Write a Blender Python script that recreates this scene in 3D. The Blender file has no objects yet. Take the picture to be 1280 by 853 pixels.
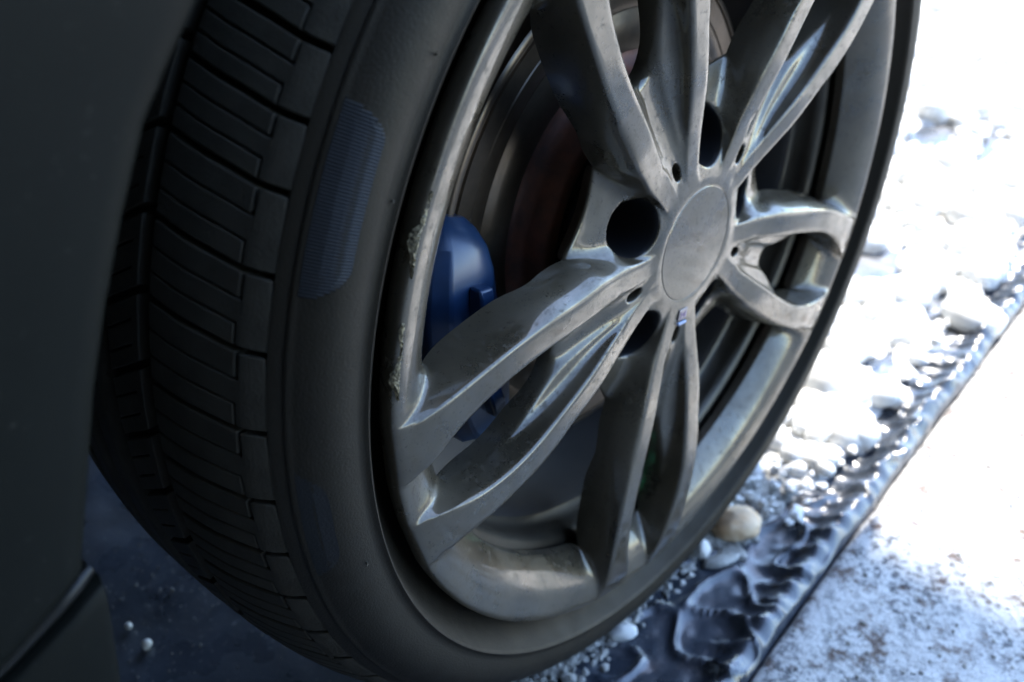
import bpy, bmesh, math, random
import numpy as np
from mathutils import Vector, Matrix, noise
R = math.radians
random.seed(7); rng = np.random.RandomState(7)
S = bpy.context.scene
C = S.collection
Z0 = 0.318                      # wheel centre height

# ---------------------------------------------------------------- camera
cam = bpy.data.cameras.new("camera"); co = bpy.data.objects.new("camera", cam); C.objects.link(co)
yaw, pit, rol = 0.8464, 0.5976, -0.0117
fw = Vector((math.sin(yaw)*math.cos(pit), math.cos(yaw)*math.cos(pit), -math.sin(pit)))
rt = Vector((math.cos(yaw), -math.sin(yaw), 0)); up = rt.cross(fw)
rt, up = math.cos(rol)*rt+math.sin(rol)*up, -math.sin(rol)*rt+math.cos(rol)*up
M = Matrix((rt, up, -fw)).transposed().to_4x4(); M.translation = Vector((-0.4576, -0.2551, 0.2828+Z0))
co.matrix_world = M
cam.sensor_width = 36.0; cam.lens = 1243.8/1280*36; cam.clip_start = 0.01; cam.clip_end = 500
cam.dof.use_dof = True; cam.dof.focus_distance = 0.47; cam.dof.aperture_fstop = 7.0
S.camera = co
# ---------------------------------------------------------------- light
SUN_EL, SUN_AZ = 60, 16         # azimuth measured from +x towards +y
w = bpy.data.worlds.new("World"); S.world = w; w.use_nodes = True
nt = w.node_tree; bg = nt.nodes["Background"]
sky = nt.nodes.new("ShaderNodeTexSky"); sky.sky_type = 'NISHITA'; sky.sun_disc = False
sky.sun_elevation = R(SUN_EL); sky.sun_rotation = R(90-SUN_AZ)
sky.air_density = 1.0; sky.dust_density = 0.3; sky.ozone_density = 2.0
nt.links.new(sky.outputs[0], bg.inputs[0]); bg.inputs[1].default_value = 0.15
sl = bpy.data.lights.new("sun", 'SUN'); so = bpy.data.objects.new("sun", sl); C.objects.link(so)
sl.energy = 2.2; sl.angle = R(0.53); sl.color = (1.0, 0.95, 0.88)
sd = Vector((math.cos(R(SUN_EL))*math.cos(R(SUN_AZ)), math.cos(R(SUN_EL))*math.sin(R(SUN_AZ)), math.sin(R(SUN_EL))))
sl.angle = R(0.8)
so.rotation_euler = sd.to_track_quat('Z', 'Y').to_euler()
S.view_settings.view_transform = 'Standard'; S.view_settings.look = 'None'
S.view_settings.exposure = 3.0; S.view_settings.gamma = 1.0
S.render.engine = 'CYCLES'
S.cycles.max_bounces = 8

# ---------------------------------------------------------------- materials
def mat(name, col, rough=.5, metal=0., coat=0., coatr=.1, var=0., vscale=30., bump=0., bscale=200., rvar=0., col2=None, spec=.5):
    m = bpy.data.materials.new(name); m.use_nodes = True; n = m.node_tree.nodes; l = m.node_tree.links
    p = n["Principled BSDF"]
    p.inputs["Base Color"].default_value = (*col, 1); p.inputs["Roughness"].default_value = rough
    p.inputs["Metallic"].default_value = metal; p.inputs["Coat Weight"].default_value = coat
    p.inputs["Coat Roughness"].default_value = coatr; p.inputs["Specular IOR Level"].default_value = spec
    tc = n.new("ShaderNodeTexCoord")
    if var > 0 or col2 is not None:
        t = n.new("ShaderNodeTexNoise"); t.inputs["Scale"].default_value = vscale; t.inputs["Detail"].default_value = 8
        t.inputs["Roughness"].default_value = .65
        l.new(tc.outputs["Object"], t.inputs["Vector"])
        r = n.new("ShaderNodeValToRGB"); l.new(t.outputs[0], r.inputs[0])
        c2 = col2 if col2 is not None else tuple(min(1, c*(1+var)) for c in col)
        c1 = col if col2 is not None else tuple(c*(1-var) for c in col)
        r.color_ramp.elements[0].position = .35; r.color_ramp.elements[0].color = (*c1, 1)
        r.color_ramp.elements[1].position = .65; r.color_ramp.elements[1].color = (*c2, 1)
        l.new(r.outputs[0], p.inputs["Base Color"])
    if rvar > 0:
        t = n.new("ShaderNodeTexNoise"); t.inputs["Scale"].default_value = vscale*1.7; t.inputs["Detail"].default_value = 6
        l.new(tc.outputs["Object"], t.inputs["Vector"])
        mr = n.new("ShaderNodeMapRange"); l.new(t.outputs[0], mr.inputs[0])
        mr.inputs[1].default_value = .3; mr.inputs[2].default_value = .7
        mr.inputs[3].default_value = max(0, rough-rvar); mr.inputs[4].default_value = min(1, rough+rvar)
        l.new(mr.outputs[0], p.inputs["Roughness"])
    if bump > 0:
        t = n.new("ShaderNodeTexNoise"); t.inputs["Scale"].default_value = bscale; t.inputs["Detail"].default_value = 6
        l.new(tc.outputs["Object"], t.inputs["Vector"])
        b = n.new("ShaderNodeBump"); b.inputs["Strength"].default_value = bump; b.inputs["Distance"].default_value = .001
        l.new(t.outputs[0], b.inputs["Height"]); l.new(b.outputs[0], p.inputs["Normal"])
    return m

def speckle(m, scale, thr, col, amt=1.0):
    """small flecks of dirt laid over the base colour"""
    n = m.node_tree.nodes; l = m.node_tree.links; p = n["Principled BSDF"]
    tc = n.new("ShaderNodeTexCoord"); v = n.new("ShaderNodeTexNoise"); v.inputs["Scale"].default_value = scale
    v.inputs["Detail"].default_value = 3; v.inputs["Roughness"].default_value = .7
    l.new(tc.outputs["Object"], v.inputs["Vector"])
    mr = n.new("ShaderNodeMapRange"); l.new(v.outputs[0], mr.inputs[0])
    mr.inputs[1].default_value = thr; mr.inputs[2].default_value = thr+.05; mr.inputs[4].default_value = amt
    mx = n.new("ShaderNodeMix"); mx.data_type = 'RGBA'; l.new(mr.outputs[0], mx.inputs[0])
    b = p.inputs["Base Color"]
    if b.links: l.new(b.links[0].from_socket, mx.inputs[6])
    else: mx.inputs[6].default_value = b.default_value
    mx.inputs[7].default_value = (*col, 1); l.new(mx.outputs[2], b)
    return m

m_silver = mat("silver_paint", (.072, .063, .046), .27, .5, .95, .05, var=.22, vscale=28, rvar=.09)
speckle(m_silver, 420, .62, (.012, .010, .008), .8)
def dusty(m, dust=(.048,.038,.026), amount=.75):
    n = m.node_tree.nodes; l = m.node_tree.links; p = n["Principled BSDF"]; tc = n.new("ShaderNodeTexCoord")
    def nz(sc, det, ro):
        t = n.new("ShaderNodeTexNoise"); t.inputs["Scale"].default_value = sc; t.inputs["Detail"].default_value = det; t.inputs["Roughness"].default_value = ro
        l.new(tc.outputs["Object"], t.inputs["Vector"]); return t.outputs[0]
    def rng_(src, a, b, c0, c1):
        r = n.new("ShaderNodeMapRange"); l.new(src, r.inputs[0]); r.inputs[1].default_value = a; r.inputs[2].default_value = b; r.inputs[3].default_value = c0; r.inputs[4].default_value = c1; return r.outputs[0]
    def mth(op, a, b):
        x = n.new("ShaderNodeMath"); x.operation = op; x.use_clamp = True; l.new(a, x.inputs[0]); l.new(b, x.inputs[1]); return x.outputs[0]
    big = rng_(nz(26, 6, .65), .42, .60, .05, .95); fine = rng_(nz(900, 3, .8), .40, .62, .25, 1.0); spots = rng_(nz(240, 3, .7), .58, .64, 0, 1.0)
    mask = mth('MAXIMUM', mth('MULTIPLY', big, fine), spots)
    mm = n.new("ShaderNodeMath"); mm.operation = 'MULTIPLY'; l.new(mask, mm.inputs[0]); mm.inputs[1].default_value = amount; mask = mm.outputs[0]
    b = p.inputs["Base Color"]; mx = n.new("ShaderNodeMix"); mx.data_type = 'RGBA'; l.new(mask, mx.inputs[0]); l.new(b.links[0].from_socket, mx.inputs[6]); mx.inputs[7].default_value = (*dust, 1); l.new(mx.outputs[2], b)
    l.new(rng_(mask, 0, 1, p.inputs["Metallic"].default_value, 0), p.inputs["Metallic"])
    l.new(rng_(mask, 0, 1, p.inputs["Coat Weight"].default_value, .05), p.inputs["Coat Weight"])
    r_ = p.inputs["Roughness"]; a = r_.links[0].from_socket
    mr = n.new("ShaderNodeMix"); mr.data_type = 'FLOAT'; l.new(mask, mr.inputs[0]); l.new(a, mr.inputs[2]); mr.inputs[3].default_value = .75; l.new(mr.outputs[0], r_)
    return m
dusty(m_silver)
m_silver.node_tree.nodes['Principled BSDF'].inputs['Specular Tint'].default_value = (.85,.80,.72,1)
m_silver.node_tree.nodes['Principled BSDF'].inputs['Coat Tint'].default_value = (1,.96,.90,1)
m_barrel = mat("barrel_paint", (.06, .052, .040), .45, .8, .1, .3, var=.2, vscale=25, rvar=.08)
m_rubber = mat("tyre_rubber", (.0070, .0060, .0042), .60, var=.15, vscale=40, bump=.25, bscale=900, rvar=.06, spec=.35)
speckle(m_rubber, 330, .70, (.05, .045, .035), .35)
m_tread = mat("tread_rubber", (.024, .022, .017), .78, var=.3, vscale=60, bump=.3, bscale=700)
speckle(m_tread, 160, .72, (.10, .085, .05), .5)
for m_ in (m_rubber, m_tread): m_.node_tree.nodes['Principled BSDF'].inputs['Specular Tint'].default_value = (1,.88,.70,1)
m_groove = mat("groove_rubber", (.008, .008, .008), .85)
m_body = mat("dark_grey_paint", (.0048, .0054, .0040), .5, .0, .0, .2, spec=.10, var=.12, vscale=8)
speckle(m_body, 330, .66, (.035, .034, .028), .6)
m_black = mat("black_plastic", (.012, .012, .013), .6)
m_gloss = mat("gloss_black_trim", (.008, .008, .007), .28, spec=.25)
m_blue = mat("blue_caliper_paint", (.006, .026, .075), .38, .1, .2, .2, var=.15, vscale=40)
m_rust = mat("rusty_iron", (.20, .075, .045), .5, .3, col2=(.08, .045, .035), vscale=50, bump=.3)
m_disc = mat("worn_brake_disc", (.085, .066, .048), .30, .75, var=.35, vscale=30)
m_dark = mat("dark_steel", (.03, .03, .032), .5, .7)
m_inner = mat("dark_inner_barrel", (.012,.009,.007), .85, .0, var=.3, vscale=30)  # near-black brown for the inner barrel, darker than the outer barrel
m_green = mat("green_plastic", (.03, .42, .14), .4)
m_badge = mat("badge_silver", (.22, .21, .23), .3, .8)
m_violet = mat("badge_violet", (.16, .10, .22), .3)
m_paleblue = mat("badge_pale_blue", (.25, .34, .52), .25)
m_scuff = mat("scraped_alloy", (.38, .31, .18), .6, .3, col2=(.02, .018, .012), vscale=380, bump=1.0, bscale=900)

# ---------------------------------------------------------------- helpers
def mk(name, verts, faces, m=None, parent=None, smooth=True, mats=None, mi=None):
    me = bpy.data.meshes.new(name); me.from_pydata([tuple(v) for v in verts], [], [tuple(f) for f in faces]); me.update()
    if mats:
        for x in mats: me.materials.append(x)
        if mi is not None: me.polygons.foreach_set("material_index", mi)
    elif m: me.materials.append(m)
    if smooth: me.polygons.foreach_set("use_smooth", [True]*len(me.polygons))
    o = bpy.data.objects.new(name, me); C.objects.link(o)
    if parent: o.parent = parent
    return o
def inst(src, parent, name=None):
    o = src.copy(); C.objects.link(o); o.parent = parent
    return o
def fixn(o):
    bm = bmesh.new(); bm.from_mesh(o.data); bmesh.ops.recalc_face_normals(bm, faces=bm.faces); bm.to_mesh(o.data); bm.free(); return o
def thing(name, label, cat, loc=(0,0,0), group=None):
    o = bpy.data.objects.new(name, None); C.objects.link(o); o.location = loc; o.empty_display_size = .1
    o['label'] = label; o['category'] = cat
    if group: o['group'] = group
    return o
def lathe(name, prof, m, parent, n=180, a0=0, a1=360, closed=True):
    """prof: (y, r) pairs about the wheel axis"""
    full = abs(a1-a0-360) < 1e-6; k = n if full else n+1
    vs = []; fs = []
    for i in range(k):
        a = R(a0+(a1-a0)*i/n)
        for y, r in prof: vs.append((r*math.cos(a), y, r*math.sin(a)))
    L = len(prof)
    for i in range(n):
        j = (i+1) % k
        for q in range(L-1): fs.append((i*L+q, i*L+q+1, j*L+q+1, j*L+q))
    o = mk(name, vs, fs, m, parent)
    return o
def autosmooth(o, ang=30):
    bm = bmesh.new(); bm.from_mesh(o.data)
    for e in bm.edges:
        if len(e.link_faces) == 2 and e.calc_face_angle(0) > R(ang): e.smooth = False
    bm.to_mesh(o.data); bm.free(); return o
def bevelmod(o, w_, seg=2):
    b = o.modifiers.new("bevel", 'BEVEL'); b.width = w_; b.segments = seg; b.limit_method = 'ANGLE'; b.angle_limit = R(35); b.harden_normals = False
    return o
def boxv(x0, x1, y0, y1, z0, z1):
    v = [(x0,y0,z0),(x1,y0,z0),(x1,y1,z0),(x0,y1,z0),(x0,y0,z1),(x1,y0,z1),(x1,y1,z1),(x0,y1,z1)]
    f = [(0,3,2,1),(4,5,6,7),(0,1,5,4),(1,2,6,5),(2,3,7,6),(3,0,4,7)]
    return v, f

# ================================================================ CAR
car = thing("parked_car", "dark grey car with a scuffed silver alloy wheel and blue brake caliper", "car", (0, 0, Z0))

# ---------------------------------------------------------------- alloy wheel face (control cage, subdivided)
SPOKE = [115.8 + 72*k for k in range(5)]
rows = [.046,.054,.062,.070,.078,.088,.100,.112,.125,.140,.155,.170,.185,.200,.2115,.2190,.2285,.2380]
T3 = [.0155,.0180,.0205,.0232,.0258,.0288,.0318,.0342,.0366,.0393,.0420,.0440,.0448,.0448,.0444,.0440,.0436,.0440]
YF = [.0048,.0044,.0040,.0034,.0026,.0014,-.0004,-.0018,-.0028,-.0036,-.0045,-.0052,-.0054,-.0052,-.0048,-.0044,-.0036,-.0021]
T2 = [.006,.0075,.009,.0108,.012,.0138,.0162,.0185,.021,.0237,.0263,.028,.0282,.0265,.0235,.0208,.0175,.0145]
TL = [.0045,.0055,.0065,.0072,.0078,.0085,.009,.0095,.0100,.0135,.0205,.0262,.0270,.0250,.0220,.0193,.0160,.0132]
YL = [.0049,.0047,.0050,.0056,.0064,.0076,.0086,.0086,.0086,.0088,.0090,.0090,.009,.009,.0090,.0060,.0035,.0010]
TB = [0,0,0,0,0,0,.0410,.0422,.0447,.0470,.0488,.0500,.0502,.0500,.0495,.0488,.0478,.0470]
YC = {14:.0190,15:.0112,16:.0040,17:.0012}
YB = .023
P = {}; F = []; CR = {}
def th(r, t): return math.degrees(math.asin(min(1, t/r)))
def setv(k, r, a, y): P[k] = (r, a, y)
HC, HR = .0632, .0170
def hole(alpha):
    x = HC + HR*math.cos(R(alpha)); l_ = HR*math.sin(R(alpha)); r = math.hypot(x, l_)
    y = .0055 + (x-(HC-HR))*.36
    return r, 36-math.degrees(math.atan2(l_, x)), y
n = len(rows)
for i, r in enumerate(rows):
    a2, a3 = th(r, T2[i]), th(r, T3[i])
    setv((i,'3'), r, a3, YF[i]); setv((i,'2'), r, a2, YF[i])
    setv((i,'t'), r, th(r, T2[i]-.0012), max(YF[i]+.0004, YL[i]-.0004) if i > 3 else YF[i]+.0001)
    setv((i,'m'), r, th(r, TL[i]), YL[i])
    if i >= 6:
        yb = .0185 if i == 9 else YC.get(i, YB)
        if i == 9: yb1 = yb
        setv((i,'1'), r, th(r, max(.004, TL[i]-.001)), yb)
        f = .72 if i < 11 else .58
        setv((i,'4'), r, th(r, T3[i]+(TB[i]-T3[i])*f), YF[i]*.62+yb*.38)
        setv((i,'5'), r, th(r, TB[i]), yb)
    if i >= 14:
        a5 = P[(i,'5')][1]; a1 = P[(i,'1')][1]
        setv((i,'0'), r, 0, YC[i]); setv((i,'s'), r, a1*.62, YC[i])
        setv((i,'a'), r, a5+(36-a5)*.2, YC[i]); setv((i,'b'), r, a5+(36-a5)*.58, YC[i]); setv((i,'7'), r, 36, YC[i])
        if i >= 15: setv((i,'t'), r, th(r, T2[i]-.0007), YF[i]*.7+YL[i]*.3); setv((i,'m'), r, th(r, T2[i]-.0017), YF[i]*.4+YC[i]*.6); setv((i,'1'), r, th(r, T2[i]-.0032), YC[i])
# web between the two arms near the hub, with the small hole
web = {0:(.0030,.0046),4:(.0045,.0080),5:(.0058,.0100),6:(.0066,.0115),7:(.0068,.0125),8:(.0068,.0130)}
for i,(t,y) in web.items():   # overrides the flank foot where the web joins
    setv((i,'1'), rows[i], th(rows[i], t), y); setv((i,'0'), rows[i]-(.002 if i == 8 else 0), 0, y+.0005 if i > 0 else y)
sh = [(1,.0548,.0026),(2,.0600,.0036),(3,.0648,.0027)]
for i,r,t in sh: setv((i,'1'), r, th(r, t), .0052+.0004*i)
setv((1,'0'), .0533, 0, .0053); setv((3,'0'), .0668, 0, .0064)
# boss around the bolt hole
HA = {0:(135,157.5,180), 1:(112.5,), 2:(90,), 3:(67.5,), 4:(45,22.5,0)}
for i, al in HA.items():
    for j, a in enumerate(al): setv((i,'567'[j]), *hole(a))
setv((5,'5'), .0945, th(.0945,.0375), .0195); setv((5,'6'), .0895, 30.2, .0185); setv((5,'7'), .0880, 36, .0183)
setv((6,'5'), .1075, th(.1075,.0410), YB);  setv((6,'6'), .1010, 29.4, YB); setv((6,'7'), .0990, 36, YB)
for i in range(0, 6):
    r3,a3_,y3 = P[(i,'3')]; r5,a5,y5 = P[(i,'5')]
    f = .45
    setv((i,'4'), r3*(1-f)+r5*f, a3_*(1-f)+a5*f, y3*(1-.42)+y5*.42 + (.002 if i > 3 else .0003))
# hub rings
HUB = ['0','1','m','t','2','3','4','5','6','7']
for c_ in HUB:
    a = P[(0,c_)][1]
    setv(('h1',c_), .0405, a*.6+36*HUB.index(c_)/9*.4, .0042)
    setv(('h0',c_), .0354, a*.3+36*HUB.index(c_)/9*.7, .0045)
    setv(('hx',c_), .0350, a*.3+36*HUB.index(c_)/9*.7, .0075)
# lip
LC = ['0','s','1','m','t','2','3','4','5','a','b','7']
for c_ in LC:
    a = P[(17,c_)][1]
    setv(('l2',c_), .2448, a, -.0006 if c_ in '23' else -.0003)
    setv(('l3',c_), .2470, a, .0022)
    setv(('l4',c_), .2466, a, .0110)
    setv(('l5',c_), .2380, a, .0150)
def q(a, b, c, d, mi): F.append(((a, b, c, d), mi))
def tri(a, b, c, mi): F.append(((a, b, c), mi))
HUBI, LIPI, SPI, HOLI = 0, 1, 2, 9
for a, b in (('hx','h0'),('h0','h1'),('h1',0)):
    for k in range(9): q((a,HUB[k]),(a,HUB[k+1]),(b,HUB[k+1]),(b,HUB[k]), HUBI)
for i in range(n-1):
    chain = ['1','m','t','2','3','4','5']
    for k in range(6): q((i,chain[k]),(i,chain[k+1]),(i+1,chain[k+1]),(i+1,chain[k]), SPI)
    if i in (0,3,4,5,6,7): q((i,'0'),(i,'1'),(i+1,'1'),(i+1,'0'), SPI)
    if i in (4,5):
        q((i,'5'),(i,'6'),(i+1,'6'),(i+1,'5'), SPI); q((i,'6'),(i,'7'),(i+1,'7'),(i+1,'6'), SPI)
    if i >= 14:
        for x, y in (('0','s'),('s','1'),('5','a'),('a','b'),('b','7')): q((i,x),(i,y),(i+1,y),(i+1,x), LIPI)
# walls
def drop(keys, d, mi, dr=0.):
    for k in keys:
        r, a, y = P[k]; setv(('d',)+k, r+dr, a if k[1] in '07' else a-(.8 if dr < -.001 else 0), y+d)
    for a, b in zip(keys[:-1], keys[1:]): q(a, b, ('d',)+b, ('d',)+a, mi)
drop([(6,'7'),(6,'6'),(6,'5')], .009, SPI, -.006)
drop([(14,'7'),(14,'b'),(14,'a'),(14,'5')], .006, LIPI, -.0004)
drop([(14,'1'),(14,'s'),(14,'0')], .006, LIPI, -.0004)
drop([(0,'7'),(0,'6'),(0,'5'),(1,'5'),(2,'5'),(3,'5'),(4,'5'),(4,'6'),(4,'7')], .034, HOLI)
drop([(1,'0'),(1,'1'),(2,'1'),(3,'1'),(3,'0')], .012, SPI)
setv((8,'1b'), rows[8], P[(8,'1')][1], YB); setv((8,'0b'), .122, 0, YB)
q((8,'0'),(8,'1'),(8,'1b'),(8,'0b'), SPI); tri((8,'1'),(8,'1b'),(9,'1'), SPI)
e = n-1
for k in range(11): q((e,LC[k]),(e,LC[k+1]),('l2',LC[k+1]),('l2',LC[k]), LIPI)
for a, b in (('l2','l3'),('l3','l4'),('l4','l5')):
    for k in range(11): q((a,LC[k]),(a,LC[k+1]),(b,LC[k+1]),(b,LC[k]), LIPI)
def cr(a, b, w_): CR[(a, b)] = w_
for i in range(n-1):
    cr((i,'3'),(i+1,'3'), (.40 if i < 9 else .55) if i > 3 else .35); cr((i,'2'),(i+1,'2'), .45 if i > 3 else .25)
    cr((i,'m'),(i+1,'m'), .2)
    if 6 <= i < 13: cr((i,'5'),(i+1,'5'), .6)
for x, y in (('0','s'),('s','1'),('5','a'),('a','b'),('b','7')): cr((14,x),(14,y), .6)
for c1_, c2_ in zip(HUB[:-1], HUB[1:]): cr(('h0',c1_),('h0',c2_), .9)
hk = [(0,'7'),(0,'6'),(0,'5'),(1,'5'),(2,'5'),(3,'5'),(4,'5'),(4,'6'),(4,'7')]
for a, b in zip(hk[:-1], hk[1:]): cr(a, b, .55)
hk = [(1,'0'),(1,'1'),(2,'1'),(3,'1'),(3,'0')]
for a, b in zip(hk[:-1], hk[1:]): cr(a, b, .7)
for a, b in (((6,'7'),(6,'6')),((6,'6'),(6,'5')),((8,'0'),(8,'1'))): cr(a, b, .5 if a[0] == 6 else .15)

vid = {}; verts = []
def getv(k, s, sg):
    r, a, y = P[k]; A = R(SPOKE[s] + sg*a)
    v = (r*math.cos(A), y, r*math.sin(A)); key = tuple(round(c_*2e5) for c_ in v)
    for dx in (0,):
        if key in vid: return vid[key]
    for dx in (-1,0,1):
        for dy in (-1,0,1):
            for dz in (-1,0,1):
                kk = (key[0]+dx, key[1]+dy, key[2]+dz)
                if kk in vid: return vid[kk]
    vid[key] = len(verts); verts.append(v); return vid[key]
faces = []; fmi = []; creases = {}
for s in range(5):
    for sg in (1, -1):
        for f, mi in F:
            ids = [getv(k, s, sg) for k in f]
            if len(set(ids)) < len(ids):
                ids = [x for j_, x in enumerate(ids) if x not in ids[:j_]]
                if len(ids) < 3: continue
            if sg > 0: ids = ids[::-1]
            faces.append(ids); fmi.append(mi if mi < 2 else 2+s if mi == 2 else 7+(s if sg < 0 else (s+1)%5))
        for (a, b), w_ in CR.items():
            creases[tuple(sorted((getv(a, s, sg), getv(b, s, sg))))] = w_
me = bpy.data.meshes.new("cage"); me.from_pydata(verts, [], faces); me.update()
me.polygons.foreach_set("material_index", fmi); me.polygons.foreach_set("use_smooth", [True]*len(faces))
bm = bmesh.new(); bm.from_mesh(me); bmesh.ops.recalc_face_normals(bm, faces=bm.faces)
cl = bm.edges.layers.float.new("crease_edge")
for ed in bm.edges:
    k = tuple(sorted((ed.verts[0].index, ed.verts[1].index)))
    if k in creases: ed[cl] = creases[k]
avg = sum((f.normal.y for f in bm.faces if abs(f.normal.y) > .9))
if avg > 0: bmesh.ops.reverse_faces(bm, faces=bm.faces)
bm.to_mesh(me); bm.free()
cage = bpy.data.objects.new("cage", me); C.objects.link(cage)
for k in range(12): me.materials.append(m_silver)
sub = cage.modifiers.new("s", 'SUBSURF'); sub.levels = 3; sub.render_levels = 3
dg = bpy.context.evaluated_depsgraph_get(); ev = cage.evaluated_get(dg); em = ev.to_mesh()
nv = len(em.vertices); cov = np.empty(nv*3); em.vertices.foreach_get("co", cov); cov = cov.reshape(-1, 3)
nrm = np.empty(nv*3); em.vertex_normals.foreach_get("vector", nrm); nrm = nrm.reshape(-1, 3)
npz = len(em.polygons); mi_ = np.empty(npz, int); em.polygons.foreach_get("material_index", mi_)
lv_ = np.empty(len(em.loops), int); em.loops.foreach_get("vertex_index", lv_); lv_ = lv_.reshape(-1, 4)
def part_from(sel, name, parent, m):
    q_ = lv_[sel]; u, inv = np.unique(q_, return_inverse=True); inv = inv.reshape(q_.shape)
    o = mk(name, cov[u].tolist(), inv.tolist(), m, parent)
    o.data.normals_split_custom_set_from_vertices([tuple(x) for x in nrm[u]])
    return o
rim = part_from(mi_ == LIPI, "alloy_wheel", car, m_silver)
part_from(mi_ == HUBI, "wheel_hub", rim, m_silver); [part_from(mi_ == 7+k, "bolt_hole", rim, m_dark) for k in range(5)]  # hole walls coloured dark steel to stand in for deep shade
spokes = [part_from(mi_ == 2+s, "spoke", rim, m_silver) for s in range(5)]
ev.to_mesh_clear(); bpy.data.objects.remove(cage)

# barrel behind the face
barrel = lathe("rim_barrel", [(.0130,.2380),(.0150,.2300),(.0200,.2240),(.0265,.2215),(.0285,.2150),(.0300,.2085),(.0325,.2060),(.0370,.2045),(.0470,.2040),(.0490,.2000)], m_barrel, rim, 200)
lathe("inner_barrel", [(.0488,.2010),(.052,.197),(.090,.196),(.125,.1985),(.150,.205),(.180,.213),(.205,.2165),(.212,.222),(.212,.236)], m_inner, rim, 160)
# hub cap
cap = lathe("hub_cap", [(.0044,.0001),(.0044,.012),(.0044,.024),(.0044,.0348),(.0047,.0353),(.0060,.0354)], m_silver, rim, 96)
autosmooth(cap, 20)
cap['label'] = "flat blank round centre cap"
# lug bolts deep in the holes
def lug_mesh():
    vs = []; fs = []
    prof = [(.0, .0001), (.0, .0055), (.001, .0075), (.010, .0082), (.012, .0115), (.020, .0125)]
    N = 6*4
    for i in range(N):
        a = 2*math.pi*i/N
        for k, (y, r) in enumerate(prof):
            rr = r * (1/ max(.86, math.cos((a % (math.pi/3)) - math.pi/6)) if 0 < k < 4 else 1)
            vs.append((rr*math.cos(a), y, rr*math.sin(a)))
    L = len(prof)
    for i in range(N):
        for k in range(L-1): fs.append((i*L+k, i*L+k+1, ((i+1)%N)*L+k+1, ((i+1)%N)*L+k))
    return vs, fs
v_, f_ = lug_mesh(); lug0 = None
for s in range(5):
    o = mk("lug_bolt", v_, f_, m_dark, rim) if lug0 is None else inst(lug0, rim)
    lug0 = lug0 or o
    a = R(SPOKE[s]-36); o.location = (HC*math.cos(a), .040, HC*math.sin(a))
# dark seat behind the bolt holes
lathe("hub_seat", [(.044,.030),(.044,.084)], m_dark, rim, 64)
# small M badge between hub and lower double spoke
def frame(r, adeg, y, tilt=0):
    a = R(adeg); rad = Vector((math.cos(a),0,math.sin(a))); out = Vector((0,-1,0)); tan = out.cross(rad).normalized()
    m = Matrix((tan, rad, out)).transposed().to_4x4(); m.translation = rad*r + Vector((0,y,0)); return m   # x tangential, y radial, z outward
bd = mk("badge", *boxv(-.0045,.0045,-.0035,.0035,-.001,.0004), m_badge, rim, smooth=False)
bd.matrix_local = frame(.0455, SPOKE[2], .0040) @ Matrix.Rotation(R(180),4,'Z'); bevelmod(bd, .0003)
mv = []; mf = []
for (xa, ya, xb, yb, w_) in ((-.0022,-.0022,-.0022,.0022,.0009),(.0022,-.0022,.0022,.0022,.0009),(-.0022,.0022,0,-.0008,.0008),(.0022,.0022,0,-.0008,.0008)):
    b_ = len(mv)
    mv += [(xa-w_/2,ya,.0006),(xa+w_/2,ya,.0006),(xb+w_/2,yb,.0006),(xb-w_/2,yb,.0006),(xa-w_/2,ya,.0003),(xa+w_/2,ya,.0003),(xb+w_/2,yb,.0003),(xb-w_/2,yb,.0003)]
    mf += [(b_,b_+1,b_+2,b_+3),(b_,b_+4,b_+5,b_+1),(b_+2,b_+6,b_+7,b_+3),(b_+1,b_+5,b_+6,b_+2),(b_+3,b_+7,b_+4,b_)]
mlet = mk("letter", mv, mf, m_violet, rim, smooth=False); mlet.matrix_local = frame(.0460, SPOKE[2], .00395) @ Matrix.Rotation(R(180),4,'Z')
stp = mk("badge_stripe", *boxv(-.0045,.0045,-.0008,.0008,-.001,.0008), m_paleblue, rim, smooth=False)
stp.matrix_local = frame(.0512, SPOKE[2], .0036); bevelmod(stp, .0003)

# valve with green cap, inside the lower spoke slot
def tube(name, pts, rad, m, parent, n_=12, cap_=True):
    vs = []; fs = []
    pts = [Vector(p_) for p_ in pts]
    rad = rad if isinstance(rad, (list, tuple)) else [rad]*len(pts)
    for i, p_ in enumerate(pts):
        d = (pts[min(i+1,len(pts)-1)] - pts[max(i-1,0)]).normalized()
        u = d.orthogonal().normalized() if i == 0 else (u - d*u.dot(d)).normalized()
        v = d.cross(u)
        for k in range(n_):
            a = 2*math.pi*k/n_; vs.append(p_ + (u*math.cos(a)+v*math.sin(a))*rad[i])
    for i in range(len(pts)-1):
        for k in range(n_): fs.append((i*n_+k, i*n_+(k+1)%n_, (i+1)*n_+(k+1)%n_, (i+1)*n_+k))
    if cap_: fs += [tuple(range(n_))[::-1], tuple(range((len(pts)-1)*n_, len(pts)*n_))]
    return autosmooth(mk(name, vs, fs, m, parent), 50)
va = R(SPOKE[2]+1.5)
def pp(r, y, a=va): return (r*math.cos(a), y, r*math.sin(a))
tube("valve_stem", [pp(.224,.040), pp(.208,.034)], .0034, m_black, rim)
vc = tube("valve_cap", [pp(.208,.034), pp(.205,.033), pp(.197,.030), pp(.196,.0297)], [.0036,.0044,.0042,.0030], m_green, rim)
vc['label'] = "green valve cap"

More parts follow.
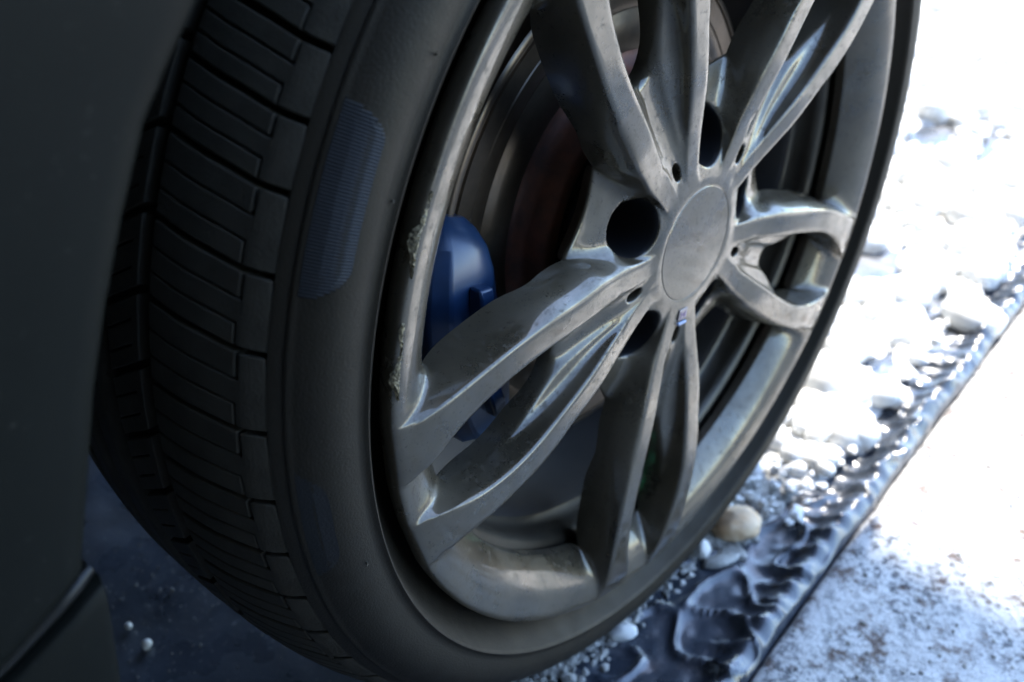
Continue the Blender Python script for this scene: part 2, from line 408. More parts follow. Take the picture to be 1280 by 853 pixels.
# kerb rash on the lip
def scuff(a0, a1, r0, r1, seed):
    rs = random.Random(seed); vs = []; fs = []; NA, NR = 40, 7
    for i in range(NA+1):
        t = i/NA; a = R(a0+(a1-a0)*t); wd = math.sin(math.pi*t)**.5*(.75+.35*math.sin(t*9+seed)+.15*rs.uniform(-1,1))
        mid = (r0+r1)/2 + .0006*math.sin(t*7+seed)
        for k in range(NR):
            s_ = (k/(NR-1)-.5)*2; r = mid + s_*(r1-r0)/2*wd
            edge = abs(s_) > .9 or i in (0, NA)
            y = -.0004 + (.0006 if edge else -.0004 + rs.uniform(-.0003,.0003) + .0004*math.sin(k*2.3+i*.35)) + max(0, (r-.2448))*.9 + max(0,.2448-r)*.5
            vs.append((r*math.cos(a), y, r*math.sin(a)))
    for i in range(NA):
        for k in range(NR-1): fs.append((i*NR+k, i*NR+k+1, (i+1)*NR+k+1, (i+1)*NR+k))
    o = mk("scuff_mark", vs, fs, m_scuff, rim, smooth=False); return fixn(o)
scuff(151.8, 160.6, .2392, .2468, 3)
scuff(164.8, 173.6, .2392, .2464, 8)

# ---------------------------------------------------------------- tyre
SIDE = [(.0200,.2280),(.0198,.2440),(.0160,.2475),(.0140,.2500),(.0100,.2550),(.0040,.2590),(-.0010,.2612),(-.0034,.2622),(-.0038,.2630),(-.0028,.2642),(-.0018,.2655),(-.0022,.2680),(-.0030,.2720),(-.0028,.2780),(-.0008,.2835),(.0030,.2885),(.0065,.2918),(.0082,.2932),(.0086,.2940),(.0098,.2946),(.0104,.2942),(.0112,.2950),(.0130,.2970),(.0150,.2985)]
TREAD = [(.0,.285),(.010,.2945),(.022,.3035),(.035,.3085),(.045,.3120),(.060,.3150),(.075,.3168),(.11,.318),(.145,.3168),(.175,.312),(.198,.3035),(.210,.2945)]
def tr_r(y):
    for (a, b), (c_, d) in zip(TREAD[:-1], TREAD[1:]):
        if y <= c_: return b+(d-b)*(y-a)/(c_-a)
    return TREAD[-1][1]
carc = SIDE + [(y, tr_r(y)-.0062) for y in (.020,.028,.04,.055,.075,.095,.11,.13,.15,.175,.195)] + [(.2085,.292),(.2170,.280),(.2190,.268),(.2140,.250),(.2080,.243)]
tyre = lathe("tyre", carc, m_rubber, car, 360)
autosmooth(tyre, 50)
# fine raised rings on the sidewall
for y_, r_ in ((-.0026,.2700),(-.0031,.2735)):
    pass
def grid_block(phis, ys, mask, depth, name, m, parent, rot=0):
    """cells between phi and y lines; mask[i][j] true where rubber stands"""
    vs = []; fs = []; ix = {}
    def vert(i, j, lo):
        k = (i, j, lo)
        if k not in ix:
            y = ys[j](phis[i]) if callable(ys[j]) else ys[j]
            r = tr_r(y) - (depth if lo else 0); a = R(phis[i] + slant(y))
            ix[k] = len(vs); vs.append((r*math.cos(a), y, r*math.sin(a)))
        return ix[k]
    I, J = len(phis)-1, len(ys)-1
    g = lambda i, j: 0 <= i < I and 0 <= j < J and mask(i, j)
    for i in range(I):
        for j in range(J):
            if not g(i, j): continue
            fs.append((vert(i,j,0), vert(i,j+1,0), vert(i+1,j+1,0), vert(i+1,j,0)))
            for di, dj, a, b in ((-1,0,(i,j),(i,j+1)),(1,0,(i+1,j+1),(i+1,j)),(0,-1,(i+1,j),(i,j)),(0,1,(i,j+1),(i+1,j+1))):
                if not g(i+di, j+dj): fs.append((vert(*b,0), vert(*a,0), vert(*a,1), vert(*b,1)))
    o = mk(name, vs, fs, m, parent, smooth=True); fixn(o); autosmooth(o, 35); bevelmod(o, .0006, 2)
    dg_ = bpy.context.evaluated_depsgraph_get(); me_ = bpy.data.meshes.new_from_object(o.evaluated_get(dg_)); o.modifiers.clear(); o.data = me_
    return o
def slant(y):
    return float(np.interp(y, [.012,.019,.0266,.033,.039,.054,.0644,.070], [0,0,-.10,-.35,-.60,-1.05,-1.5,-1.7]))
PITCH = 6.0
ysl = [lambda p: .0162-.0044*(p/6), .0205, .0232, .0262, .0285, .0300, .035, .041, .047, .055, .0622, .0668]
def mask(i, j):
    if i == 2 and j >= 3: return False            # first sipe
    if i == 5 and j >= 4: return False            # second sipe
    if j == 2 and i <= 2 and False: return False
    return True
def make_block(pitch):
    k = pitch/6; g = .26; sp = .085; s1, s2 = 2.15*k, 4.02*k
    ph = [g, 1.1*k, s1-sp, s1+sp, (s1+s2)/2, s2-sp, s2+sp, 5.0*k, pitch-g]
    ys = [lambda p: .0162-.0044*(p/pitch), .0205, .0240, .0249, .0262, .0271, .0300, .035, .041, .047, .055, .0622, .0668]
    def mk_(i, j):
        if i == 2 and j >= 3: return False        # first sipe and its hooked end
        if j == 2 and i <= 1: return True
        if j == 3 and i <= 2: return False
        if i == 5 and j >= 4: return False        # second sipe and its hooked end
        if j == 4 and i >= 5: return False
        return True
    return grid_block(ph, ys, mk_, .0060, "tread_block", m_tread, tyre)
kinds = {5.0: make_block(5.0), 6.0: make_block(6.0), 6.65: make_block(6.65)}
seq = [5.0,5.0,6.0,6.0,6.65,6.65,6.0] + [6.0]*25 + [6.65] + [6.0]*27
ang_ = 144.55-.05; usedk = set(); starts = []
for p_ in seq:
    o = kinds[p_] if p_ not in usedk else inst(kinds[p_], tyre); usedk.add(p_)
    o.rotation_euler = (0, -R(ang_), 0); starts.append(ang_); ang_ += p_
N_ = 60; base = 143.4 - 6*24 + .9
# second row
phis2 = [.35, 2.0, 2.2, 4.0, 4.2, PITCH-.35]
ys2 = [.0735, .078, .084, .090, .0955]
def slant2(y): return (y-.073)/.02*2.2
_s = slant
slant = slant2
tb1 = grid_block(phis2, ys2, lambda i, j: not (i in (1, 3) and j > 0), .0060, "tread_block", m_tread, tyre)
for k in range(N_):
    o = tb1 if k == 0 else inst(tb1, tyre)
    o.rotation_euler = (0, -R(base + 2.4 + k*PITCH), 0)
slant = lambda y: 0
tr3 = [(.102,.311),(.1025,tr_r(.1025)),(.118,tr_r(.118)),(.1185,.311)]
lathe("tread_rib", tr3, m_tread, tyre, 240)
lathe("tread_rib", [(.126,.310),(.1265,tr_r(.1265)),(.142,tr_r(.142)),(.1425,.310)], m_tread, tyre, 240)
tb2 = grid_block([.4, 2.9, 3.1, PITCH-.4], [.150,.165,.180,.195,.206], lambda i, j: i != 1, .0060, "tread_block", m_tread, tyre)
for k in range(N_):
    o = tb2 if k == 0 else inst(tb2, tyre)
    o.rotation_euler = (0, -R(base + k*PITCH), 0)
# ribbed marking fields moulded on the sidewall
def side_pt(s_, lift=0):
    """s_ 0..1 from r=.2735 to r=.2925 along the sidewall"""
    pts = [(-.0030,.2720),(-.0028,.2780),(-.0008,.2835),(.0030,.2885),(.0065,.2918),(.0080,.2931)]
    f = s_*(len(pts)-1); i = min(int(f), len(pts)-2); t = f-i
    return pts[i][0]*(1-t)+pts[i+1][0]*t - lift*.7, pts[i][1]*(1-t)+pts[i+1][1]*t + lift*.6
m_serr = mat("serrated_rubber", (.007,.0075,.0075), .55, spec=.35, bump=.2, bscale=900)
def serration(a0, a1, w0, w1, step, lift, name="serrated_field"):
    vs = []; fs = []; a = a0; K = 7
    while a < a1:
        t = (a-a0)/(a1-a0); lo, hi = w0(t), w1(t)
        if hi-lo > .03:
            b_ = len(vs)
            for da, lf in ((0,.00002),(step*.5,lift),(step,.00002)):
                for k in range(K):
                    y, r = side_pt(lo+(hi-lo)*k/(K-1), lf); A = R(a+da); vs.append((r*math.cos(A), y, r*math.sin(A)))
            for s_ in range(2):
                for k in range(K-1): fs.append((b_+s_*K+k, b_+(s_+1)*K+k, b_+(s_+1)*K+k+1, b_+s_*K+k+1))
        a += step
    o = mk(name, vs, fs, m_serr, tyre, smooth=False); return fixn(o)
serration(146.9, 161.3, lambda t: .92-.70*math.sqrt(max(0,1-(1-min(1,t/.16))**2)) + (.5*max(0,t-.82)/.18)**2*1.6, lambda t: .98, .26, .00045)
serration(176.5, 188.5, lambda t: .40+.5*(abs(t-.5)*2)**6, lambda t: .95, .3, .00006)
serration(40, 95, lambda t: .25, lambda t: .95, .25, .0004)
serration(300, 340, lambda t: .25, lambda t: .95, .25, .0004)
# little moulding hairs and nicks
for a_, r_, y_ in ((153.3,.2655,-.0022),(141.6,.2700,-.0030),(189,.2740,-.0032)):
    A = R(a_); d = Vector((math.cos(A), 0, math.sin(A)))
    tube("rubber_nib", [d*r_+Vector((0,y_+.0006,0)), d*(r_+.0006)+Vector((0,y_-.0008,0)), d*(r_+.0022)+Vector((.0004,y_-.0016,.0003))], [.0006,.0005,.0002], m_tread, tyre, 6)

# ---------------------------------------------------------------- brake
disc = lathe("brake_disc", [(.066,.100),(.0655,.1010),(.0655,.118),(.0658,.1185),(.0658,.1225),(.0662,.1232),(.0662,.1248),(.0657,.1255),(.0657,.1335),(.0663,.1342),(.0663,.1350),(.0655,.1357),(.0655,.1455),(.0668,.1462),(.0668,.1480),(.0655,.1487),(.0656,.1515),(.0665,.1525),(.0725,.1525),(.0725,.149),(.0790,.149),(.0790,.1525),(.0850,.1525),(.0860,.1515),(.0860,.09)], m_disc, car, 160)
autosmooth(disc, 40)
lathe("brake_hat", [(.066,.1015),(.0655,.0945),(.0570,.0915),(.0480,.0905),(.0455,.0880),(.0450,.060),(.0450,.030),(.0400,.028),(.0400,.0005)], m_rust, disc, 120)
lathe("dust_shield", [(.0900,.158),(.0900,.166),(.0960,.168),(.1000,.164),(.1000,.05)], m_dark, disc, 100)
def caliper():
    # block swept along an arc with chamfers and a raised bridge rib
    sec = [(.046,.128),(.040,.136),(.038,.150),(.041,.168),(.050,.176),(.085,.177),(.105,.172),(.108,.150),(.104,.130),(.094,.127),(.094,.158),(.061,.158),(.061,.126)]
    vs = []; fs = []; A = [159,161,164,169,176,186,196,203,208,211]
    for i, a in enumerate(A):
        e_ = [.35,.58,.76,.90,.98,1,1,.96,.86,.6][i]
        cy, cr_ = .073, .152
        for y, r in sec:
            yy = cy+(y-cy)*e_; rr = cr_+(r-cr_)*e_; vs.append((rr*math.cos(R(a)), yy, rr*math.sin(R(a))))
    L = len(sec)
    for i in range(len(A)-1):
        for k in range(L): fs.append((i*L+k, i*L+(k+1)%L, (i+1)*L+(k+1)%L, (i+1)*L+k))
    fs += [tuple(range(L)), tuple(range((len(A)-1)*L, len(A)*L))[::-1]]
    o = fixn(mk("brake_caliper", vs, fs, m_blue, car)); autosmooth(o, 28); bevelmod(o, .0015, 2); return o
cal = caliper()
def arcbox(name, a0, a1, r0, r1, y0, y1, m, parent, n_=8, bev=.0015):
    vs = []; fs = []
    for i in range(n_+1):
        a = R(a0+(a1-a0)*i/n_); t = abs(2*i/n_-1); e_ = 1-.12*t**4
        for y, r in ((y0+(1-e_)*.02,r0),(y0+(1-e_)*.02,r1),(y1,r1),(y1,r0)): vs.append((r*math.cos(a), y, r*math.sin(a)))
    for i in range(n_):
        for k in range(4): fs.append((i*4+k, i*4+(k+1)%4, (i+1)*4+(k+1)%4, (i+1)*4+k))
    fs += [(0,1,2,3), tuple(range(n_*4, n_*4+4))[::-1]]
    o = fixn(mk(name, vs, fs, m, parent)); autosmooth(o, 30); bevelmod(o, bev, 2); return o
arcbox("caliper_rib", 170, 184, .146, .156, .032, .042, m_blue, cal)
arcbox("caliper_rib", 187, 202, .146, .156, .032, .042, m_blue, cal)
tube("caliper_bolt", [(-.176,.05,-.020),(-.176,.036,-.020)], .006, m_dark, cal, 6)
# suspension knuckle and axle hidden behind
tube("axle", [(0,.10,0),(0,.30,0),(0,.80,-.02)], [.055,.04,.035], m_dark, car, 20)

# ---------------------------------------------------------------- bodywork
# side panel: rays leave the arch edge; first ray follows the sill seam
edge = []   # (x, z, dir)
for a in list(range(18, 141, 6)): edge.append((.372*math.cos(R(a)), .372*math.sin(R(a))-.004, a))
edge += [(-.304,.205,146),(-.316,.191,149),(-.328,.176,152),(-.341,.152,156),(-.353,.127,160),(-.3635,.102,164),(-.372,.077,168.5),(-.3785,.058,171),(-.3830,.0455,173),(-.3838,.0415,176)]
SEAM = [(0,0),(.004,-.0010),(.033,-.0120),(.087,-.0300),(.22,-.044),(.5,-.050),(1.2,-.050)]
def seam(d):
    for (a, b), (c_, e_) in zip(SEAM[:-1], SEAM[1:]):
        if d <= c_: return b+(e_-b)*(d-a)/(c_-a)
    return SEAM[-1][1]
D = [0,.0012,.004,.012,.03,.06,.10,.16,.24,.34,.48,.66,.9,1.2]
def ybody(x, z, d):
    return -.0035*(1-math.exp(-d/.012)) - .006*(1-math.exp(-d/.12)) + .16*max(0, z-.25)**1.6
vs = []; fs = []
ne = len(edge)
for i, (ex, ez, a) in enumerate(edge):
    amax = 1.2 if a > 145 else (.06+.18*a/60) if a < 60 else .30+.9*max(0,(a-60)/85)**2
    vs.append((ex, .022, ez))     # folded flange
    vs.append((ex-.0004*math.cos(R(a)), .0045, ez))
    for d0 in D[1:]:
        d = d0*amax/1.2
        dx, dz = math.cos(R(a)), math.sin(R(a))
        if i == ne-1: x = ex-d; z = ez+seam(d)
        elif a > 145:
            tl = (ex-d, ez+seam(d)+0); t = (176-a)/(176-146)
            k = t
            x = ex + dx*d*(k)+(-d)*(1-k); z = ez + dz*d*k + seam(d)*(1-k)
        else: x = ex+dx*d; z = ez+dz*d
        vs.append((x, ybody(x, z, d)+.003*math.exp(-d/.002), min(z, .75)))
L = len(D)+1
for i in range(ne-1):
    for k in range(L-1): fs.append((i*L+k, i*L+k+1, (i+1)*L+k+1, (i+1)*L+k))
# return flange along the seam
b_ = len(vs)
for k in range(1, L): x, y, z = vs[(ne-1)*L+k]; vs.append((x+.0006, y+.0015, z-.0012)); vs.append((x+.001, y+.012, z-.0016))
for k in range(L-2):
    o_ = (ne-1)*L+1+k
    fs.append((o_, o_+1, b_+2*(k+1), b_+2*k)); fs.append((b_+2*k, b_+2*k+2, b_+2*k+3, b_+2*k+1))
SX = .0045
side = fixn(mk("side_panel", vs, fs, m_body, car)); autosmooth(side, 60); side.location.x = SX
# sill panel under the seam
vs = []; fs = []
zz = [.0, .0012, .006, .020, .045, .08, .115, .130]
for k, d0 in enumerate([0,.0010,.004,.014,.033,.060,.087,.14,.22,.34,.5,.8,1.2]):
    for j, dz in enumerate(zz):
        ex = -.3808 - .0009*0 - dz*.135 - .00*dz
        x = ex-d0; z = .0330+seam(d0)*1.0 - dz
        y = -.0010 -.003*(1-math.exp(-d0/.01)) - .003*(1-math.exp(-dz/.003)) + .35*max(0,dz-.05)**1.3 + (.003 if k == 0 else 0)
        vs.append((x, y, z))
J = len(zz)
for k in range(12):
    for j in range(J-1): fs.append((k*J+j, k*J+j+1, (k+1)*J+j+1, (k+1)*J+j))
b_ = len(vs)
for k in range(13): x, y, z = vs[k*J]; vs.append((x, y+.012, z-.0006))
for k in range(12): fs.append((k*J, (k+1)*J, b_+k+1, b_+k))
b_ = len(vs)
for j in range(J): x, y, z = vs[j]; vs.append((x-.001, y+.016, z))
for j in range(J-1): fs.append((j, b_+j, b_+j+1, j+1))
sill = fixn(mk("sill_panel", vs, fs, m_body, car)); autosmooth(sill, 60); sill.location.x = SX
# glossy black moulding lying in the seam
pts = []
for d0 in (0.0,.006,.014,.033,.060,.087,.14,.22,.5,1.1):
    pts.append((-.3825-d0, .0030-.003*(1-math.exp(-d0/.01)), .0372+seam(d0)))
tr_ = tube("trim_strip", pts, [.0022]+[.0031]*(len(pts)-1), m_gloss, car, 16); tr_.location.x = SX
# the rest of the car that carries and shades
lathe("wheel_arch_liner", [(.006,.386),(.03,.392),(.12,.400),(.26,.398),(.30,.385),(.305,.30),(.305,.06)], m_black, car, 90, 24, 176)
def hull(name, x0, x1, y0, y1, z0, z1, m, b=.03, parent=None):
    v, f = boxv(x0, x1, y0, y1, z0, z1); o = mk(name, v, f, m, parent or car); bevelmod(o, b, 4); return o
def prism(name, xz, y0, y1, m, b=.02):
    k = len(xz); vs = [(x, y0, z) for x, z in xz]+[(x, y1, z) for x, z in xz]
    fs = [tuple(range(k)), tuple(range(k, 2*k))[::-1]]+[(i, (i+1)%k, (i+1)%k+k, i+k) for i in range(k)]
    o = fixn(mk(name, vs, fs, m, car)); bevelmod(o, b, 4); return o
prism("car_body", [(-2.6,.405),(.535,.405),(.64,.60),(-2.6,.60)], .035, 1.70, m_body)
cab_v = [(-2.3,.16,.60),(.45,.16,.60),(.45,1.58,.60),(-2.3,1.58,.60),(-1.7,.30,1.08),(.05,.30,1.08),(.05,1.44,1.08),(-1.7,1.44,1.08)]
cab = mk("cabin", cab_v, boxv(0,1,0,1,0,1)[1], m_gloss, car); bevelmod(cab, .04, 4)
hull("floor_pan", -2.6, -.42, .03, 1.70, -.085, -.03, m_black, .01)
prism("rear_bumper", [(.40,.235),(.445,.235),(.534,.403),(.40,.403)], .035, 1.70, m_body, .012)

# ================================================================ GROUND
def rn(): return rng.rand()
def ey(x): return -.0815 + .05*x if x < .1 else -.0765 + .027*(x-.1)
def sheetmesh():
    xs = np.concatenate([np.linspace(-1.2,-.35,60)[:-1], np.linspace(-.35,1.2,520)[:-1], np.linspace(1.2,3.0,140)])
    us = np.concatenate([np.linspace(0,.10,70)[:-1], np.linspace(.10,.70,120)[:-1], np.linspace(.7,1.6,40)])
    vs = []; fs = []
    for x in xs:
        for u in us:
            v = Vector((x*14, u*14, 0)); n1 = noise.noise(v); n2 = noise.noise(v*2.7+Vector((9,3,1)))
            far = 1/(1+math.exp((u-.12)/.02)); band = 1/(1+math.exp((u-.060)/.008))
            wx = x + .35*u + .006*noise.noise(Vector((x*20, u*15, 3)))
            rid = max(0, 1-abs(noise.noise(Vector((x*19+u*12, u*24-x*5, 4)))*3.4))
            ph_ = (wx/.0235 + .35*noise.noise(Vector((x*11,0,2)))) % 1.0
            tri = 1-abs(2*ph_-1)
            amp = .5+.5*abs(noise.noise(Vector((math.floor(wx/.0235)*3.7, 1, 1))))*2
            roll = math.exp(-((u-.011)/.011)**2)
            foot = math.exp(-((u-.026)/.013)**2)
            z = .002 + .0030*n1 + .0008*n2*far + far*.0060*rid**4
            z += roll*(.0105 + .0020*n2) + foot*.0095*amp*tri**3 + roll*.003*tri
            z += .0011*far*noise.noise(Vector((x*70, u*90, 5)))
            z = max(z, .0008)
            y = ey(x) + u + .003*noise.noise(Vector((x*12, 0, 5)))*(u < .05)
            if u == 0: z = -.01
            vs.append((x, y, z))
    L = len(us)
    for i in range(len(xs)-1):
        for k in range(L-1): fs.append((i*L+k, (i+1)*L+k, (i+1)*L+k+1, i*L+k+1))
    return vs, fs
m_sheet = mat("black_plastic_sheet", (.028,.036,.050), .30, spec=.9, var=.3, vscale=14, rvar=.12, bump=.35, bscale=160)
speckle(m_sheet, 300, .64, (.28,.28,.28), .6)
v_, f_ = sheetmesh(); sh_ = mk("plastic_sheet", v_, f_, m_sheet)
sh_['label'] = "crumpled black plastic sheet between the gravel and the concrete"; sh_['category'] = "plastic sheet"
# soil / yard
gm = mat("bare_soil", (.10,.09,.08), .9, var=.3, vscale=12, bump=.6, bscale=60)
G_ = mk("ground", [(-60,-60,-.012),(60,-60,-.012),(60,60,-.012),(-60,60,-.012)], [(0,1,2,3)], gm); G_['kind'] = 'structure'
# concrete path
def concrete_mat():
    m = bpy.data.materials.new("worn_concrete"); m.use_nodes = True; n = m.node_tree.nodes; l = m.node_tree.links; p = n["Principled BSDF"]
    p.inputs["Roughness"].default_value = .85
    tc = n.new("ShaderNodeTexCoord")
    def nz(sc, det=8, ro=.6):
        t = n.new("ShaderNodeTexNoise"); t.inputs["Scale"].default_value = sc; t.inputs["Detail"].default_value = det; t.inputs["Roughness"].default_value = ro
        l.new(tc.outputs["Object"], t.inputs["Vector"]); return t.outputs[0]
    def ramp(src, p0, p1, c0, c1):
        r = n.new("ShaderNodeValToRGB"); l.new(src, r.inputs[0]); r.color_ramp.elements[0].position = p0; r.color_ramp.elements[1].position = p1
        r.color_ramp.elements[0].color = (*c0,1); r.color_ramp.elements[1].color = (*c1,1); return r.outputs[0]
    def mix(f, a, b):
        x = n.new("ShaderNodeMix"); x.data_type = 'RGBA'; l.new(f, x.inputs[0]); l.new(a, x.inputs[6])
        if isinstance(b, tuple): x.inputs[7].default_value = (*b,1)
        else: l.new(b, x.inputs[7])
        return x.outputs[2]
    base_ = ramp(nz(30), .3, .7, (.52,.515,.50), (.66,.655,.64))
    f1 = ramp(nz(150, 4, .75), .50, .57, (0,0,0), (1,1,1)); f2 = ramp(nz(9, 4), .42, .60, (.25,.25,.25), (1,1,1))
    mm = n.new("ShaderNodeMath"); mm.operation = 'MULTIPLY'; l.new(f1, mm.inputs[0]); l.new(f2, mm.inputs[1])
    c1_ = mix(mm.outputs[0], base_, (.085,.09,.10))
    f3 = ramp(nz(45, 7, .75), .53, .62, (0,0,0), (.9,.9,.9))
    c2_ = mix(f3, c1_, (.085,.045,.028))
    l.new(c2_, p.inputs["Base Color"])
    b = n.new("ShaderNodeBump"); b.inputs["Strength"].default_value = 1.0; b.inputs["Distance"].default_value = .003
    l.new(nz(220, 5, .7), b.inputs["Height"]); l.new(b.outputs[0], p.inputs["Normal"])
    return m
m_con = concrete_mat()
vs = []; fs = []
xs = np.concatenate([np.linspace(-3,-.4,10)[:-1], np.linspace(-.4,1.2,200)[:-1], np.linspace(1.2,8,20)])
prof_ = [(.004,-.05),(.0005,-.006),(-.0020,.0005),(-.006,.0030),(-.02,.0040),(-.08,.0042),(-.5,.0042),(-4,.0042)]
for x in xs:
    for k, (dy, z) in enumerate(prof_):
        j = .0018*noise.noise(Vector((x*25, 3, 0))) if k < 5 else 0
        vs.append((x, ey(x)+dy+j, z+.0006*noise.noise(Vector((x*30, dy*30, 1)))))
L = len(prof_)
for i in range(len(xs)-1):
    for k in range(L-1): fs.append((i*L+k, i*L+k+1, (i+1)*L+k+1, (i+1)*L+k))
con = fixn(mk("concrete_path", vs, fs, m_con)); con['kind'] = 'structure'

# stones
def rock(seed, sx, sy, sz, sub_=2, rough_=.18):
    bm = bmesh.new(); bmesh.ops.create_icosphere(bm, subdivisions=sub_, radius=1)
    off = Vector((seed*1.7, seed*.9, seed*2.3))
    for v in bm.verts:
        d = 1 + rough_*noise.noise(v.co*1.3+off) + rough_*.4*noise.noise(v.co*3.1+off)
        v.co *= d; v.co.x *= sx; v.co.y *= sy; v.co.z *= sz
    vs = np.array([v.co[:] for v in bm.verts]); fs = np.array([[v.index for v in f.verts] for f in bm.faces]); bm.free()
    return vs, fs
m_white = mat("white_marble_stone", (.62,.62,.60), .55, var=.12, vscale=30, bump=.3, bscale=150)
m_grey = mat("grey_chippings", (.16,.155,.14), .85, col2=(.55,.54,.50), vscale=55, bump=.4, bscale=200)
m_tan = mat("tan_stone", (.38,.21,.09), .6, col2=(.66,.52,.36), vscale=38, bump=.3, bscale=150)
base_rocks = [rock(k, 1, rng.uniform(.65,.95), rng.uniform(.5,.8), 2) for k in range(8)]
small_rocks = [rock(k+20, 1, rng.uniform(.5,.95), rng.uniform(.35,.8), 1, .85) for k in range(8)]
def scatter(name, pts, lib, m, kind='stuff', smooth=True):
    V = []; Fc = []; b = 0
    for (x, y, z, s) in pts:
        v, f = lib[rng.randint(len(lib))]
        a, b1, b2 = rng.uniform(0, 6.28), rng.uniform(-.5,.5), rng.uniform(-.5,.5)
        ca, sa = math.cos(a), math.sin(a); cb, sb = math.cos(b1), math.sin(b1); cc, sc = math.cos(b2), math.sin(b2)
        M_ = np.array([[ca,-sa,0],[sa,ca,0],[0,0,1]]) @ np.array([[1,0,0],[0,cb,-sb],[0,sb,cb]]) @ np.array([[cc,0,sc],[0,1,0],[-sc,0,cc]])
        V.append(v*s @ M_.T + np.array([x, y, z])); Fc.append(f+b); b += len(v)
    V = np.concatenate(V); Fc = np.concatenate(Fc)
    me = bpy.data.meshes.new(name); me.vertices.add(len(V)); me.vertices.foreach_set("co", V.ravel())
    me.loops.add(Fc.size); me.loops.foreach_set("vertex_index", Fc.ravel()); me.polygons.add(len(Fc))
    me.polygons.foreach_set("loop_start", np.arange(0, Fc.size, 3)); me.polygons.foreach_set("loop_total", np.full(len(Fc), 3))
    me.update(calc_edges=True); me.validate(); me.materials.append(m); me.polygons.foreach_set("use_smooth", [lib is base_rocks]*len(me.polygons))
    o = bpy.data.objects.new(name, me); C.objects.link(o)
    if kind: o['kind'] = kind
    return o
GAPS = [(.60,.095,.05,.045),(.55,.015,.038,.022),(.395,.010,.05,.014),(.33,-.036,.025,.010),(1.02,.20,.06,.03),(1.07,.12,.09,.02)]
def ingap(x, y): return any(((x-a)/c_)**2+((y-b)/d)**2 < 1 for a, b, c_, d in GAPS)
pts = []
for _ in range(9000):
    x = rng.uniform(.13, 3.4); y = rng.uniform(-.05, 1.3)
    lim = ey(x) + .042 + .010*math.sin(x*2*math.pi/.047) + .02*max(0,(.25-x)/.12)
    if y < lim or ingap(x, y) or (x > 1.6 and rn() < .3): continue
    if x < .20 and rn() > (x-.13)/.07: continue
    s = rng.uniform(.008, .019)
    if x > .28 and rn() < .10: s = rng.uniform(.022, .040)
    pts.append((x, y, .004+rng.uniform(0,.012), s))
gr = scatter("white_gravel", pts, base_rocks, m_white)
gr['label'] = "bright white marble gravel in the sun beyond the wheel"; gr['category'] = "gravel"
bed = []; bf = []; NX, NY = 150, 60
for i in range(NX+1):
    for j in range(NY+1):
        x = .12+3.4*i/NX; y = ey(x)+.045+1.4*(j/NY)**1.5
        z = .0085*min(1, (x-.12)/.1)*min(1, j/3) + .003*noise.noise(Vector((x*25,y*25,3)))
        bed.append((x, y, z if not ingap(x, y) else -.004))
for i in range(NX):
    for j in range(NY): bf.append((i*(NY+1)+j, (i+1)*(NY+1)+j, (i+1)*(NY+1)+j+1, i*(NY+1)+j+1))
m_bed = mat("crushed_white_stone", (.62,.62,.60), .8, var=.2, vscale=120, bump=.8, bscale=260)
bd_ = mk("gravel_bed", bed, bf, m_bed); bd_['kind'] = 'structure'
pts = []
for _ in range(5000):
    x = .12+2.6*rn()**1.5; y = rng.uniform(-.04, .7)
    if y < ey(x)+.040 or ingap(x, y) or rn() > (x-.1)/.08: continue
    pts.append((x, y, .011+rng.uniform(0,.003), rng.uniform(.003,.007)))
g5 = scatter("white_chippings", pts, small_rocks, m_white)
g5['label'] = "small white chippings filling between the larger marble stones"; g5['category'] = "gravel"
pts = []
for _ in range(2600):
    x = rng.uniform(-.16, .24); u = rng.normal(0, .011)
    y = .030 - .10*(x-.0)*.3 + u + (.0 if x < .1 else .01)
    if y < -.03: continue
    pts.append((x, y, .003+rng.uniform(0,.003), rng.uniform(.0016,.0048)))
for _ in range(500):
    pts.append((rng.uniform(.08,.20), rng.uniform(-.015,.06), .004, rng.uniform(.003,.008)))
g2 = scatter("grey_gravel", pts, small_rocks, m_grey)
g2['label'] = "fine grey chippings lying along the bottom of the tyre"; g2['category'] = "gravel"
pts = []
m_dim = mat('dull_grit', (.10,.10,.10), .9, col2=(.28,.27,.25), vscale=60)
for _ in range(420):
    x = rng.normal(-.20,.05); y = rng.normal(.30,.05)
    pts.append((x, y, .004, rng.uniform(.0004,.0012)*(1 if rn() < .95 else 1.5)))
g3 = scatter("grit", pts, small_rocks, m_dim)
g3['label'] = "fine pale grit sprinkled on the dark sheet under the car"; g3['category'] = "grit"
pts = []
for _ in range(260):
    x = rng.uniform(-.1,.5); y = ey(x)-rng.uniform(.005,.16); pts.append((x, y, .0045, rng.uniform(.0006,.0022)))
g4 = scatter("loose_grit", pts, small_rocks, m_grey)
g4['label'] = "loose specks of grit on the concrete path"; g4['category'] = "grit"
def stone(name, label, x, y, z, sx, sy, sz, m, seed, rz=0, group=None):
    v, f = rock(seed, sx, sy, sz, 4, .14)
    o = mk(name, v.tolist(), f.tolist(), m); o.location = (x, y, z); o.rotation_euler = (0, 0, rz); o['label'] = label; o['category'] = 'stone'
    if group: o['group'] = group
    return o
stone("stone", "rounded tan and cream stone beside the bottom of the tyre", .106, -.001, .0150, .0215, .0150, .0135, m_tan, 3, R(-35))
stone("stone", "bright white upright pebble touching the tan stone", .066, .007, .0100, .0075, .0068, .0100, m_white, 5, 0)
stone("stone", "flat oval white pebble alone near the lowest point of the tyre", -.041, .008, .0085, .0118, .0072, .0065, m_white, 8, R(-40))
stone("stone", "wedge of pale stone lying under the tan stone", .070, -.009, .006, .016, .006, .005, m_grey, 11, R(-30))
stone("stone", "largest white pebble on the dark sheet under the car", -.2765, .2680, .0060, .0042, .0036, .0040, m_white, 14, .4)
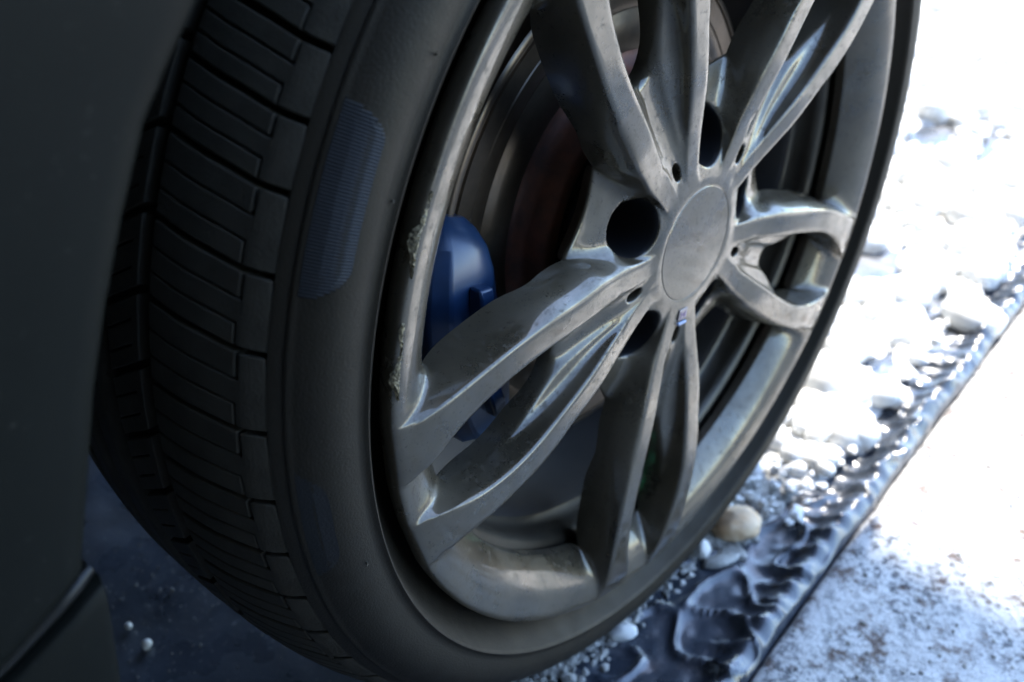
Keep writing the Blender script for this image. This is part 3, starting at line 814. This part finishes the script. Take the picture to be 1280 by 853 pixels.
stone("stone", "small white pebble in the middle of three under the car", -.276, .294, .0055, .0030, .0028, .0026, m_white, 15, 1)
stone("stone", "small white pebble touching the sill panel edge in the view", -.2900, .311, .0055, .0033, .0029, .0028, m_white, 17, 2)
# a few bigger stones out in the sun
for k, (x, y, s) in enumerate(((.62,.055,.034),(.52,.065,.030),(.47,.012,.022),(.30,.020,.030),(.235,.055,.028))):
    lab = ["big white stone beside the dark gap in the gravel, right of the rim","big white stone just left of the dark gap in the gravel","white stone between two dark gaps near the sheet's edge","wide white stone at the sunny rim of the shade","white stone next to the tyre where the sun begins"][k]
    stone("stone", lab, x, y, s*.35, s, s*.8, s*.6, m_white, 30+k, k)

# ================================================================ SHADE CASTER, unseen structure added to block sun and sky
H_ = 5.4
cp = thing("shade_caster", "unseen tall boarded structure added over the car to block light", "light_blocker", (-2, 0, 0))
XE = .19 + H_/math.tan(R(SUN_EL))*math.cos(R(SUN_AZ))
YS = H_/math.tan(R(SUN_EL))*math.sin(R(SUN_AZ))
m_shade_slab = mat("shade_slab_timber", (.16,.12,.09), .7, var=.3, vscale=6)
m_shade_board = mat("shade_board_grey", (.14,.13,.12), .8, var=.2, vscale=6)
def cpart(name, x0, x1, y0, y1, z0, z1, m):
    v, f = boxv(x0+2, x1+2, y0, y1, z0, z1); mk(name, v, f, m, cp, smooth=False)
cpart("shade_slab", -5, XE, -1.6, 4.2, H_, H_+.08, m_shade_slab)
cpart("shade_slab_wing", XE+.002, XE+.75, -1.6, YS-.27, H_, H_+.08, m_shade_slab)  # added to shade the ground mirrored in the wheel faces
cpart("back_shade_board", -4.9, -4.8, -1.5, 4.0, 0, H_-.002, m_shade_board)  # added to close off light from the far end
cpart("side_shade_board", -4.798, XE-.12, 3.6, 3.7, 0, H_-.002, m_shade_board)
cpart("side_shade_board", -4.798, -.15, -1.6, -1.5, 0, H_-.002, m_shade_board)  # added to cut light falling on the wheel face
for y in (3.65,): cpart("shade_post", XE-.11, XE-.01, y-.05, y+.05, 0, H_-.001, m_shade_slab)
